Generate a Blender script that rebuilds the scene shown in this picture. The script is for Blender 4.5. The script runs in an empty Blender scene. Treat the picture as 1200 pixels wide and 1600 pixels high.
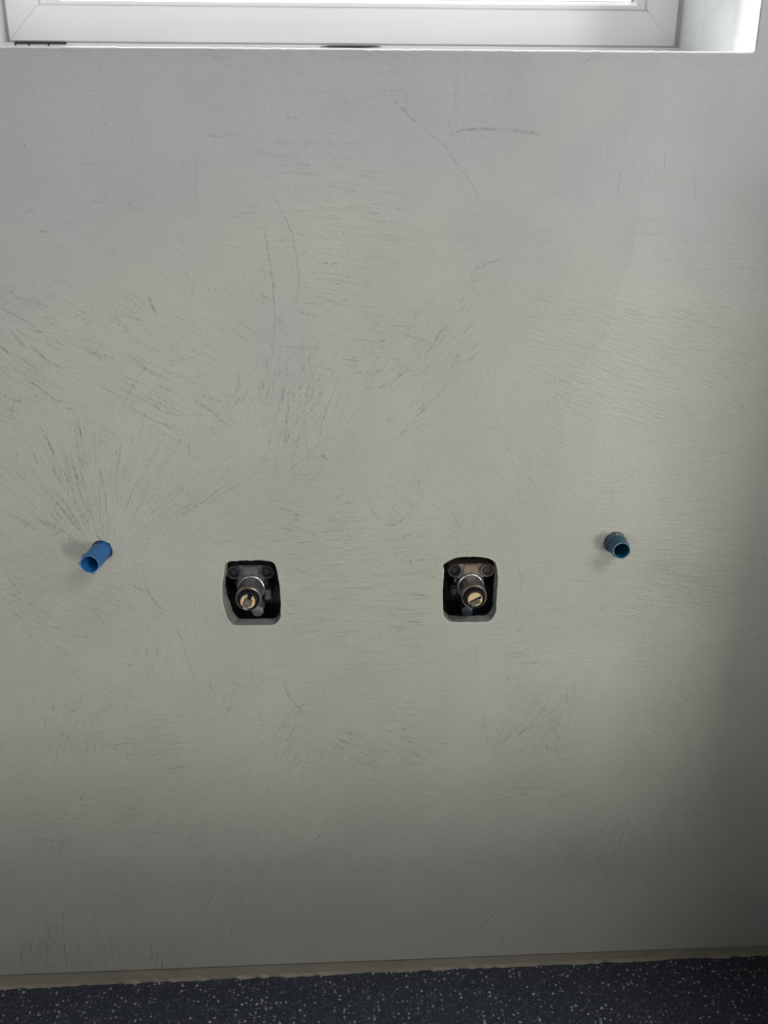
import bpy, bmesh, math, random
import numpy as np
from mathutils import Vector, Matrix

# ------------------------------------------------------------------ camera, light, exposure
scene = bpy.context.scene
COL = scene.collection

cam_data = bpy.data.cameras.new('camera')
cam_data.sensor_fit = 'VERTICAL'
cam_data.sensor_height = 36.0
cam_data.lens = 29.925
cam_data.clip_start = 0.01
cam = bpy.data.objects.new('camera', cam_data)
COL.objects.link(cam)
cam.matrix_world = Matrix((
    (0.999209, 0.0126007, -0.0377138, -0.0290986),
    (-0.039761, 0.326608, -0.944323, -0.7286057),
    (0.000418517, 0.945076, 0.326851, 0.7938769),
    (0, 0, 0, 1)))
scene.camera = cam

vs = scene.view_settings
vs.view_transform = 'Standard'
vs.look = 'None'
vs.gamma = 1.0
vs.use_curve_mapping = False
vs.exposure = 0.06

world = bpy.data.worlds.new('overcast_sky')
scene.world = world
world.use_nodes = True
wb = world.node_tree.nodes['Background']
wb.inputs['Color'].default_value = (0.96, 0.97, 1.0, 1)
wb.inputs['Strength'].default_value = 1.7


def add_light(name, kind, loc, direction, energy, color, **kw):
    d = bpy.data.lights.new(name, kind)
    d.energy = energy
    d.color = color
    for k, v in kw.items():
        setattr(d, k, v)
    o = bpy.data.objects.new(name, d)
    COL.objects.link(o)
    o.location = loc
    o.rotation_euler = Vector(direction).to_track_quat('-Z', 'Y').to_euler()
    return o


# sunlight coming in through the window over the wall
add_light('sun', 'SUN', (-1, 2, 3), (0.26, -0.85, -0.90), 8.5, (1.0, 0.98, 0.94), angle=0.03)
# daylight of the window in the opposite wall
add_light('rear_window_daylight', 'AREA', (1.46, -2.19, 0.38), (0, 1, 0), 24.0, (1.0, 0.99, 0.90),
          shape='RECTANGLE', size=0.50, size_y=0.60)
add_light('low_left_fill', 'AREA', (-0.66, -2.19, 0.60), (0, 1, 0), 6.0, (1.0, 0.99, 0.92),  # added fill light low on the left, out of view
          shape='RECTANGLE', size=0.80, size_y=0.80)
add_light('high_fill', 'AREA', (0.30, -2.19, 1.50), (0, 1, 0), 2.5, (1.0, 0.99, 0.95),  # added fill light higher up, out of view
          shape='RECTANGLE', size=0.80, size_y=0.60)
# added area light overhead, unseen, brightening the wall from above right
add_light('overhead_fill', 'AREA', (1.4, -1.80, 2.44), (0, 0, -1), 33.0, (0.96, 0.98, 1.0),
          shape='RECTANGLE', size=0.9, size_y=0.7)

# ------------------------------------------------------------------ helpers


def link(name, me, mats=(), parent=None):
    o = bpy.data.objects.new(name, me)
    COL.objects.link(o)
    for m in mats:
        me.materials.append(m)
    if parent is not None:
        o.parent = parent
    return o


def from_bm(name, bm, mat, parent=None, smooth=None):
    bmesh.ops.recalc_face_normals(bm, faces=bm.faces)
    me = bpy.data.meshes.new(name)
    bm.to_mesh(me)
    bm.free()
    if smooth is not None:
        me.shade_smooth()
        me.set_sharp_from_angle(angle=math.radians(smooth))
    return link(name, me, [mat], parent)


def structure(o):
    o['kind'] = 'structure'
    return o


def thing(name, label, cat, loc, rot=(0, 0, 0), group=None):
    o = bpy.data.objects.new(name, None)
    o.empty_display_size = 0.02
    COL.objects.link(o)
    o.location = loc
    o.rotation_euler = rot
    o['label'] = label
    o['category'] = cat
    if group:
        o['group'] = group
    return o


def box(bm, x0, x1, y0, y1, z0, z1, bevel=0.0):
    r = bmesh.ops.create_cube(bm, size=1.0)
    vv = r['verts']
    for v in vv:
        v.co = Vector((x0 + (v.co.x + .5) * (x1 - x0), y0 + (v.co.y + .5) * (y1 - y0), z0 + (v.co.z + .5) * (z1 - z0)))
    if bevel:
        ed = list({e for v in vv for e in v.link_edges})
        bmesh.ops.bevel(bm, geom=ed, offset=bevel, segments=2, affect='EDGES', profile=0.5)
    return bm


def lathe(bm, profile, cx=0.0, cz=0.0, seg=48, closed=False, rfun=None):
    """profile: list of (radius, y); spun about the Y axis through (cx, cz)"""
    rings = []
    for r, y in profile:
        ring = []
        for k in range(seg):
            a = 2 * math.pi * k / seg
            rr = rfun(r, y, a) if rfun else r
            ring.append(bm.verts.new((cx + rr * math.cos(a), y, cz + rr * math.sin(a))))
        rings.append(ring)
    n = len(rings)
    for i in range(n if closed else n - 1):
        a, b = rings[i], rings[(i + 1) % n]
        for k in range(seg):
            bm.faces.new((a[k], a[(k + 1) % seg], b[(k + 1) % seg], b[k]))
    if not closed:
        bm.faces.new(rings[0])
        bm.faces.new(rings[-1])
    return bm


def prism(bm, outline, y0, y1):
    """closed outline in (x, z), extruded along Y"""
    a = [bm.verts.new((x, y0, z)) for x, z in outline]
    b = [bm.verts.new((x, y1, z)) for x, z in outline]
    n = len(a)
    for k in range(n):
        bm.faces.new((a[k], a[(k + 1) % n], b[(k + 1) % n], b[k]))
    bm.faces.new(a)
    bm.faces.new(b)
    return bm


def circle_pts(cx, cz, r, n, phase=0.0):
    return [(cx + r * math.cos(2 * math.pi * k / n + phase), cz + r * math.sin(2 * math.pi * k / n + phase)) for k in range(n)]


def smooth_outline(pts, n=220):
    """closed Catmull-Rom resampling of an outline"""
    p = np.array(pts)
    m = len(p)
    out = []
    per = 24
    for i in range(m):
        a, b, c, d = p[(i - 1) % m], p[i], p[(i + 1) % m], p[(i + 2) % m]
        for k in range(per):
            t = k / per
            out.append(0.5 * ((2 * b) + (-a + c) * t + (2 * a - 5 * b + 4 * c - d) * t * t + (-a + 3 * b - 3 * c + d) * t ** 3))
    out = np.array(out)
    seg = np.linalg.norm(np.roll(out, -1, 0) - out, axis=1)
    s = np.concatenate([[0], np.cumsum(seg)])
    q = np.linspace(0, s[-1], n, endpoint=False)
    cl = np.vstack([out, out[:1]])
    return np.stack([np.interp(q, s, cl[:, 0]), np.interp(q, s, cl[:, 1])], 1)


# ------------------------------------------------------------------ materials


def mat_new(name):
    m = bpy.data.materials.new(name)
    m.use_nodes = True
    nt = m.node_tree
    return m, nt, nt.nodes['Principled BSDF']


def node(nt, kind, **inputs):
    n = nt.nodes.new(kind)
    for k, v in inputs.items():
        k = k.replace('_', ' ')
        if k in n.inputs:
            n.inputs[k].default_value = v
    return n


def simple(name, color, rough=0.5, metal=0.0, noise=0.0, nscale=60.0, bump=0.0, bscale=400.0, dirt=None, dirt_amount=0.5, dirt_scale=150.0, spec=0.5):
    m, nt, b = mat_new(name)
    b.inputs['Roughness'].default_value = rough
    b.inputs['Metallic'].default_value = metal
    b.inputs['Specular IOR Level'].default_value = spec
    tc = nt.nodes.new('ShaderNodeTexCoord')
    nz = node(nt, 'ShaderNodeTexNoise', Scale=nscale, Detail=5.0, Roughness=0.6)
    nt.links.new(tc.outputs['Object'], nz.inputs['Vector'])
    rp = nt.nodes.new('ShaderNodeValToRGB')
    e = rp.color_ramp.elements
    e[0].position, e[1].position = 0.3, 0.7
    e[0].color = tuple(c * (1 - noise) for c in color) + (1,)
    e[1].color = tuple(min(1, c * (1 + noise)) for c in color) + (1,)
    nt.links.new(nz.outputs['Fac'], rp.inputs['Fac'])
    last = rp.outputs['Color']
    if dirt:
        n2 = node(nt, 'ShaderNodeTexNoise', Scale=dirt_scale, Detail=6.0, Roughness=0.7)
        nt.links.new(tc.outputs['Object'], n2.inputs['Vector'])
        r2 = nt.nodes.new('ShaderNodeValToRGB')
        r2.color_ramp.elements[0].position = 1 - dirt_amount
        r2.color_ramp.elements[1].position = min(1, 1 - dirt_amount + 0.18)
        nt.links.new(n2.outputs['Fac'], r2.inputs['Fac'])
        mx = nt.nodes.new('ShaderNodeMixRGB')
        mx.inputs['Color2'].default_value = tuple(dirt) + (1,)
        nt.links.new(r2.outputs['Color'], mx.inputs['Fac'])
        nt.links.new(last, mx.inputs['Color1'])
        last = mx.outputs['Color']
    nt.links.new(last, b.inputs['Base Color'])
    if bump:
        n3 = node(nt, 'ShaderNodeTexNoise', Scale=bscale, Detail=4.0)
        nt.links.new(tc.outputs['Object'], n3.inputs['Vector'])
        bp = node(nt, 'ShaderNodeBump', Strength=bump, Distance=0.001)
        nt.links.new(n3.outputs['Fac'], bp.inputs['Height'])
        nt.links.new(bp.outputs['Normal'], b.inputs['Normal'])
    return m


def plaster_material():
    m, nt, b = mat_new('trowelled_plaster')
    L = nt.links.new
    tc = nt.nodes.new('ShaderNodeTexCoord')
    at = nt.nodes.new('ShaderNodeAttribute')
    at.attribute_name = 'trowel'
    sep = nt.nodes.new('ShaderNodeSeparateColor')
    L(at.outputs['Color'], sep.inputs['Color'])
    # cloudy tone of the coat
    n1 = node(nt, 'ShaderNodeTexNoise', Scale=7.0, Detail=6.0, Roughness=0.55, Distortion=0.6)
    L(tc.outputs['Object'], n1.inputs['Vector'])
    rp = nt.nodes.new('ShaderNodeValToRGB')
    rp.color_ramp.elements[0].position, rp.color_ramp.elements[1].position = 0.3, 0.7
    rp.color_ramp.elements[0].color = PLASTER_A
    rp.color_ramp.elements[1].color = PLASTER_B
    L(n1.outputs['Fac'], rp.inputs['Fac'])
    # fine grain
    n2 = node(nt, 'ShaderNodeTexNoise', Scale=700.0, Detail=3.0, Roughness=0.7)
    L(tc.outputs['Object'], n2.inputs['Vector'])
    g = node(nt, 'ShaderNodeMapRange')
    g.inputs['From Min'].default_value, g.inputs['From Max'].default_value = 0.25, 0.75
    g.inputs['To Min'].default_value, g.inputs['To Max'].default_value = 0.93, 1.06
    L(n2.outputs['Fac'], g.inputs['Value'])
    mul = nt.nodes.new('ShaderNodeMixRGB')
    mul.blend_type = 'MULTIPLY'
    mul.inputs['Fac'].default_value = 1.0
    L(rp.outputs['Color'], mul.inputs['Color1'])
    L(g.outputs['Result'], mul.inputs['Color2'])
    # tone of the separate coats (green channel, 0.5 = neutral)
    tn = node(nt, 'ShaderNodeMapRange')
    tn.inputs['To Min'].default_value, tn.inputs['To Max'].default_value = 0.8, 1.2
    L(sep.outputs['Green'], tn.inputs['Value'])
    mul2 = nt.nodes.new('ShaderNodeMixRGB')
    mul2.blend_type = 'MULTIPLY'
    mul2.inputs['Fac'].default_value = 1.0
    L(mul.outputs['Color'], mul2.inputs['Color1'])
    L(tn.outputs['Result'], mul2.inputs['Color2'])
    # cooler, slightly mauve cast painted into the colour (blue channel)
    hu = nt.nodes.new('ShaderNodeMixRGB')
    hu.blend_type = 'MULTIPLY'
    hu.inputs['Color2'].default_value = (0.93, 0.925, 1.09, 1)
    L(sep.outputs['Blue'], hu.inputs['Fac'])
    L(mul2.outputs['Color'], hu.inputs['Color1'])
    mul2 = hu
    # dark drag marks (red channel), broken up by grain
    n4 = node(nt, 'ShaderNodeTexNoise', Scale=420.0, Detail=3.0)
    L(tc.outputs['Object'], n4.inputs['Vector'])
    br = node(nt, 'ShaderNodeMapRange')
    br.inputs['From Min'].default_value, br.inputs['From Max'].default_value = 0.3, 0.62
    br.inputs['To Min'].default_value, br.inputs['To Max'].default_value = 0.35, 1.1
    L(n4.outputs['Fac'], br.inputs['Value'])
    mm = nt.nodes.new('ShaderNodeMath')
    mm.operation = 'MULTIPLY'
    mm.use_clamp = True
    L(sep.outputs['Red'], mm.inputs[0])
    L(br.outputs['Result'], mm.inputs[1])
    dk = nt.nodes.new('ShaderNodeMixRGB')
    dk.inputs['Color2'].default_value = (0.115, 0.12, 0.115, 1)
    L(mm.outputs['Value'], dk.inputs['Fac'])
    L(mul2.outputs['Color'], dk.inputs['Color1'])
    L(dk.outputs['Color'], b.inputs['Base Color'])
    b.inputs['Roughness'].default_value = 0.42
    b.inputs['Specular IOR Level'].default_value = 0.5
    # grain bump
    n5 = node(nt, 'ShaderNodeTexNoise', Scale=520.0, Detail=5.0, Roughness=0.65)
    L(tc.outputs['Object'], n5.inputs['Vector'])
    bp = node(nt, 'ShaderNodeBump', Strength=0.22, Distance=0.0012)
    L(n5.outputs['Fac'], bp.inputs['Height'])
    L(bp.outputs['Normal'], b.inputs['Normal'])
    return m


def floor_material():
    m, nt, b = mat_new('speckled_vinyl')
    L = nt.links.new
    tc = nt.nodes.new('ShaderNodeTexCoord')
    n1 = node(nt, 'ShaderNodeTexNoise', Scale=25.0, Detail=5.0)
    L(tc.outputs['Object'], n1.inputs['Vector'])
    rp = nt.nodes.new('ShaderNodeValToRGB')
    rp.color_ramp.elements[0].color = (0.020, 0.025, 0.041, 1)
    rp.color_ramp.elements[1].color = (0.036, 0.042, 0.062, 1)
    L(n1.outputs['Fac'], rp.inputs['Fac'])
    last = rp.outputs['Color']
    for scale, keep, r0, r1, col, bright in ((190.0, 0.60, 0.10, 0.30, (0.42, 0.43, 0.44, 1), 1), (430.0, 0.55, 0.1, 0.42, (0.16, 0.17, 0.19, 1), 1)):
        dn = node(nt, 'ShaderNodeTexNoise', Scale=scale * 2.0, Detail=2.0)
        L(tc.outputs['Object'], dn.inputs['Vector'])
        off = nt.nodes.new('ShaderNodeVectorMath')
        off.operation = 'MULTIPLY_ADD'
        off.inputs[1].default_value = (0.5 / scale,) * 3
        L(dn.outputs['Color'], off.inputs[0])
        L(tc.outputs['Object'], off.inputs[2])
        vo = node(nt, 'ShaderNodeTexVoronoi', Scale=scale)
        vo.voronoi_dimensions = '2D'
        L(off.outputs['Vector'], vo.inputs['Vector'])
        sp = nt.nodes.new('ShaderNodeSeparateColor')
        L(vo.outputs['Color'], sp.inputs['Color'])
        rad = node(nt, 'ShaderNodeMapRange')
        rad.clamp = True
        rad.inputs['From Min'].default_value, rad.inputs['From Max'].default_value = keep, 1.0
        rad.inputs['To Min'].default_value, rad.inputs['To Max'].default_value = 0.0, r1
        L(sp.outputs['Red'], rad.inputs['Value'])
        lt = nt.nodes.new('ShaderNodeMath')
        lt.operation = 'LESS_THAN'
        L(vo.outputs['Distance'], lt.inputs[0])
        L(rad.outputs['Result'], lt.inputs[1])
        f = nt.nodes.new('ShaderNodeMath')
        f.operation = 'MULTIPLY'
        L(lt.outputs['Value'], f.inputs[0])
        fm = node(nt, 'ShaderNodeMapRange')
        fm.inputs['To Min'].default_value, fm.inputs['To Max'].default_value = 0.35, 1.0
        L(sp.outputs['Green'], fm.inputs['Value'])
        L(fm.outputs['Result'], f.inputs[1])
        mx = nt.nodes.new('ShaderNodeMixRGB')
        mx.inputs['Color2'].default_value = col
        L(f.outputs['Value'], mx.inputs['Fac'])
        L(last, mx.inputs['Color1'])
        last = mx.outputs['Color']
    L(last, b.inputs['Base Color'])
    b.inputs['Roughness'].default_value = 0.55
    return m


def glass_material():
    m, nt, b = mat_new('window_glass')
    nt.nodes.remove(b)
    out = nt.nodes['Material Output']
    tr = node(nt, 'ShaderNodeBsdfTransparent')
    tr.inputs['Color'].default_value = (0.95, 0.97, 0.96, 1)
    gl = node(nt, 'ShaderNodeBsdfGlossy', Roughness=0.02)
    mx = nt.nodes.new('ShaderNodeMixShader')
    mx.inputs['Fac'].default_value = 0.05
    nt.links.new(tr.outputs['BSDF'], mx.inputs[1])
    nt.links.new(gl.outputs['BSDF'], mx.inputs[2])
    nt.links.new(mx.outputs['Shader'], out.inputs['Surface'])
    return m


PLASTER_A = (0.380, 0.383, 0.343, 1)
PLASTER_B = (0.418, 0.421, 0.378, 1)
M_PLASTER = plaster_material()
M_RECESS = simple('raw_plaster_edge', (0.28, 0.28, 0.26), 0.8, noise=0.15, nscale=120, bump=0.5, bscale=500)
M_BASE = simple('coved_base_strip', (0.30, 0.27, 0.215), 0.65, noise=0.14, nscale=18, bump=0.15, bscale=200, dirt=(0.2, 0.18, 0.15), dirt_amount=0.38, dirt_scale=40)
M_FLOOR = floor_material()
M_PVC = simple('white_window_plastic', (0.64, 0.64, 0.665), 0.35, noise=0.02, nscale=10)
M_PVC_EDGE = simple('greyish_seal_plastic', (0.50, 0.46, 0.46), 0.5, noise=0.04)
M_JOINT = simple('joint_grime', (0.30, 0.29, 0.29), 0.7)
M_GAP = simple('dark_gap', (0.02, 0.02, 0.02), 0.8)
M_REVEAL = simple('white_reveal_plaster', (0.76, 0.77, 0.77), 0.8, noise=0.06, nscale=30, bump=0.4, bscale=120)
M_BLOCKER = simple('dark_blocker', (0.06, 0.06, 0.06), 0.6, noise=0.1)  # dark surface for the added light blockers, so they bounce little
M_ROOM = simple('room_paint', (0.42, 0.41, 0.38), 0.8, noise=0.03)
M_GLASS = glass_material()
M_HOUSING = simple('black_housing_plastic', (0.006, 0.007, 0.012), 0.35, noise=0.3, nscale=300)
M_DARK_PLATE = simple('dark_grey_cast_plate', (0.11, 0.11, 0.12), 0.45, metal=0.3, noise=0.25, nscale=250, dirt=(0.16, 0.15, 0.14), dirt_amount=0.42, dirt_scale=500)
M_RUST_PLATE = simple('brownish_cast_plate', (0.22, 0.175, 0.125), 0.55, metal=0.2, noise=0.3, nscale=250, dirt=(0.05, 0.045, 0.04), dirt_amount=0.45, dirt_scale=300)
M_BOLT = simple('black_bolt_steel', (0.10, 0.11, 0.13), 0.3, metal=0.5, noise=0.3, nscale=400)
M_SOCKET = simple('dark_socket', (0.008, 0.009, 0.013), 0.6)
M_SOCKET_GREY = simple('dusty_socket', (0.07, 0.075, 0.085), 0.6, noise=0.2, nscale=300)
M_BODY = simple('dull_dark_metal', (0.50, 0.51, 0.54), 0.22, metal=0.85, noise=0.3, nscale=200, bump=0.15, bscale=500, dirt=(0.10, 0.09, 0.085), dirt_amount=0.36, dirt_scale=90)
M_COLLAR = simple('tarnished_collar_metal', (0.36, 0.32, 0.26), 0.33, metal=0.7, noise=0.35, nscale=200, dirt=(0.05, 0.045, 0.04), dirt_amount=0.45, dirt_scale=250)
M_SEAL = simple('black_seal_rubber', (0.005, 0.006, 0.010), 0.55, spec=0.25)
M_BRASS = simple('pale_brass', (0.80, 0.60, 0.36), 0.38, metal=0.35, noise=0.08, nscale=300, dirt=(0.2, 0.12, 0.05), dirt_amount=0.36, dirt_scale=600)
M_KEY = simple('grey_spindle_metal', (0.16, 0.155, 0.14), 0.4, metal=0.4, noise=0.25, nscale=500)
M_KEY_LIGHT = simple('light_grey_spindle_tip', (0.34, 0.34, 0.32), 0.4, metal=0.4, noise=0.2, nscale=500)
M_KEY_BROWN = simple('brown_spindle_metal', (0.15, 0.115, 0.08), 0.45, metal=0.4, noise=0.35, nscale=500)
M_TAB = simple('dark_grey_plastic', (0.05, 0.05, 0.056), 0.5, noise=0.2, nscale=300)
M_TAB_MARK = simple('pale_embossed_marks', (0.14, 0.145, 0.15), 0.5)
M_PORT = simple('grey_valve_port', (0.13, 0.135, 0.14), 0.4, metal=0.5, noise=0.3, nscale=250)
M_PORT_DARK = simple('blue_black_valve_port', (0.022, 0.034, 0.05), 0.4, metal=0.4, noise=0.3, nscale=250)
M_BLUE = simple('bright_blue_plastic', (0.015, 0.125, 0.36), 0.42, noise=0.12, nscale=150, dirt=(0.16, 0.30, 0.46), dirt_amount=0.36, dirt_scale=180)
M_TEAL = simple('dull_teal_blue_plastic', (0.010, 0.070, 0.14), 0.45, noise=0.2, nscale=150, dirt=(0.15, 0.24, 0.28), dirt_amount=0.36, dirt_scale=220)
M_TEAL_COLLAR = simple('dusty_blue_grey_plastic', (0.055, 0.085, 0.14), 0.6, noise=0.3, nscale=200, dirt=(0.22, 0.24, 0.26), dirt_amount=0.40, dirt_scale=260)
M_BLUE_WORN = simple('worn_pale_blue_rim', (0.10, 0.24, 0.42), 0.6, noise=0.4, nscale=500)
M_TEAL_WORN = simple('worn_pale_teal_rim', (0.16, 0.27, 0.33), 0.6, noise=0.5, nscale=500)
M_CRUMB = simple('plaster_residue', (0.36, 0.34, 0.22), 0.8, noise=0.2, nscale=500)
M_LIP = simple('pale_plaster_residue', (0.58, 0.58, 0.55), 0.8, noise=0.12, nscale=300)

# ------------------------------------------------------------------ setting: the trowelled wall
# all trowel tables are in millimetres on the wall (across from the middle, up from the floor)
TROWEL_AREAS = [
    (-220.6,689.7,108,42,-30,7,150,11,45,0.75,0.6), (-181.3,648.6,62,34,-30,5,60,17,51,1,0.7), (-290.3,703.2,31,40,-41,10,40,8,34,0.9,0.6),
    (-293.3,660.4,23,23,-33,10,25,8,28,0.8,0.8), (-88.6,642.3,25,57,-102,8,100,11,40,0.75,0.4), (-63.9,636.5,23,51,64,8,90,8,34,0.7,0.4),
    (-32.6,696.7,51,34,-10,8,90,11,40,0.55,0.4), (21.9,669.3,45,57,45,7,170,8,34,0.65,0.4), (-5.6,624.7,34,34,30,20,60,6,20,0.5,0.4),
    (-46.7,520.7,45,23,-4,10,60,11,34,0.6,0.5), (-69.2,548.7,34,23,-16,14,40,8,28,0.5,0.4), (14.5,550.7,28,25,-51,12,50,7,25,0.7,0.5),
    (-318.8,464.8,51,51,-42,10,110,11,40,0.6,0.6), (-267.9,450.8,74,28,-30,8,120,11,40,0.5,0.6), (-180.1,519.5,51,28,22,12,90,8,34,0.5,0.5),
    (-206.7,544.4,34,34,41,10,60,8,28,0.45,0.5), (-24.0,459.5,85,74,2,5,330,11,45,0.6,0.6), (-23.6,498.3,62,23,9,6,60,17,45,0.6,0.6),
    (168.0,482.4,68,34,2,6,70,8,34,0.3,0.5), (282.2,493.5,68,40,-3,4,150,17,62,0.4,0.9), (280.7,454.1,74,28,-12,5,120,17,62,0.4,0.9),
    (185.6,408.4,79,34,8,6,150,11,40,0.5,0.8), (286.2,406.4,68,28,-6,6,90,11,40,0.4,0.7), (220.1,690.0,85,34,-15,6,330,11,40,0.25,1.5),
    (249.8,722.2,68,23,-11,8,220,8,34,0.15,1.4), (200.8,657.0,62,40,-25,8,240,8,34,0.2,1.3), (282.2,768.9,51,34,4,7,190,8,34,0.2,1.1),
    (280.9,818.6,34,34,30,7,80,11,34,0.15,0.8), (157.8,706.5,34,34,-12,8,120,7,25,0.3,0.8), (170.6,753.7,40,45,-2,8,110,5,17,0.15,0.6),
    (302.9,656.3,40,45,-33,10,140,8,34,0.3,1.0), (245.9,604.9,85,34,8,10,160,6,28,0.15,0.8), (153.3,323.6,34,40,56,10,130,11,40,0.55,0.8),
    (173.2,315.7,20,40,-71,8,60,8,28,0.6,0.6), (191.5,330.0,17,34,-77,8,40,8,28,0.5,0.6), (151.7,240.0,45,23,9,6,150,11,45,0.55,0.9),
    (117.8,256.6,17,28,2,6,50,8,23,0.5,0.8), (301.8,327.3,34,34,-40,9,120,8,34,0.5,0.8), (346.6,333.6,28,34,-32,12,70,8,28,0.4,0.7),
    (361.1,225.9,34,23,15,8,60,8,34,0.5,0.7), (279.6,163.2,68,45,74,6,130,17,57,0.6,1.0), (232.0,156.5,34,34,70,6,60,17,57,0.8,1.0),
    (190.7,157.9,28,34,66,8,60,11,40,0.5,0.8), (26.3,243.7,40,34,-29,10,130,8,34,0.5,0.7), (-25.7,276.0,34,23,-25,10,70,8,34,0.5,0.6),
    (66.9,194.8,34,23,-23,10,90,11,34,0.4,0.7), (115.4,160.4,45,23,-12,7,100,11,40,0.4,0.8), (-83.3,285.1,51,57,58,7,130,11,40,0.5,0.6),
    (-145.9,185.6,45,40,51,8,80,11,40,0.4,0.6), (-222.0,296.4,34,34,3,5,110,11,40,0.5,0.5), (-242.8,204.8,45,34,1,5,70,11,45,0.35,0.5),
    (-307.6,313.4,34,40,65,12,120,8,28,0.55,0.5), (-279.0,348.7,34,23,54,12,60,7,23,0.45,0.4), (-354.3,192.5,34,28,-20,7,60,11,45,0.4,0.6),
    (-311.9,222.8,28,23,-8,8,30,11,34,0.4,0.5), (-372.9,49.9,40,25,-94,6,90,14,45,0.75,0.8), (-291.3,46.6,51,23,-91,6,70,11,34,0.6,0.7),
    (-175.0,32.8,68,17,-86,8,50,8,23,0.35,0.5), (0.2,61.5,85,28,58,14,80,7,28,0.3,0.5), (69.2,102.7,51,23,-20,20,70,7,23,0.35,0.5),
    (-230.0,798.6,91,51,6,12,110,5,20,0.3,0.3), (-164.2,798.7,51,34,0,6,60,6,25,0.3,0.3), (-262.3,822.3,45,40,13,10,60,6,23,0.3,0.3),
    (-36.0,813.2,57,51,-5,4,190,11,40,0.5,0.5), (-50.8,836.9,57,34,-7,8,90,6,25,0.4,0.4), (-19.9,887.4,34,28,-1,4,40,8,25,0.4,0.3),
    (-69.9,869.1,40,40,-33,12,50,5,17,0.3,0.3), (-114.0,784.1,34,34,-2,5,60,7,34,0.4,0.3), (44.5,892.2,51,34,-84,6,110,7,25,0.25,0.4),
    (-137.4,739.0,34,28,-85,6,80,7,25,0.35,0.3), (-184.9,734.0,34,23,-58,10,60,6,17,0.3,0.3), (-283.7,734.3,34,17,15,8,40,8,25,0.5,0.4),
    (-298.0,724.1,23,17,-8,15,40,3,11,0.6,0.4), (52.3,779.1,45,34,-14,25,60,5,17,0.25,0.3), (85.3,743.6,28,28,40,12,30,6,23,0.35,0.3),
    (68.1,600.8,40,34,52,15,80,6,20,0.3,0.4), (115.0,576.6,23,28,-61,10,50,6,23,0.35,0.5), (140.7,629.1,34,34,-30,20,80,5,20,0.2,0.6),
    (-224.4,410.0,34,34,69,8,70,7,25,0.4,0.4), (-183.8,388.6,40,28,-76,12,80,6,20,0.4,0.4), (-298.4,391.1,62,28,-25,12,80,5,17,0.4,0.4),
    (-123.6,373.3,40,28,-61,30,90,3,14,0.5,0.4), (-162.2,345.9,45,28,60,15,80,6,23,0.4,0.4), (-253.1,362.3,23,17,-25,20,70,3,11,0.6,0.4),
    (24.9,384.0,45,34,1,8,70,11,40,0.4,0.4), (62.6,369.1,34,34,-12,14,60,8,28,0.35,0.5), (0.1,334.7,51,23,-15,14,90,8,34,0.45,0.5),
    (-49.5,378.7,34,34,42,18,60,7,25,0.35,0.4), (-194.1,908.3,113,11,-9,40,60,2,9,0.35,0.3), (-0.2,908.7,283,6,-3,25,130,2,11,0.45,0.4),
    (179.6,893.0,85,28,39,40,70,3,14,0.15,0.3), (264.8,861.4,34,45,42,12,60,5,23,0.15,0.5), (291.2,50.0,85,23,70,15,60,7,28,0.3,0.5),
    (365.0,91.7,40,40,81,10,50,8,34,0.3,0.6), (118.8,813.5,45,34,14,12,60,5,17,0.2,0.4), (153.9,832.7,34,34,-75,10,40,6,23,0.25,0.3),
    (10.5,754.0,45,34,-5,20,40,5,17,0.25,0.2),
]
TROWEL_FANS = [
    (-254.3,495.6,30,152,28,142,330,11,45,0.85,0.7), (-256.5,502.0,85,125,34,119,90,17,45,1.0,0.7), (104.1,272.4,5,75,17,102,170,11,34,0.5,0.8),
    (-199.7,171.1,110,178,34,170,110,11,34,0.3,0.4), (-281.0,489.7,-200,-140,34,79,70,11,34,0.5,0.5), (228.1,487.9,-40,5,17,113,120,14,45,0.4,0.8),
]
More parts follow.
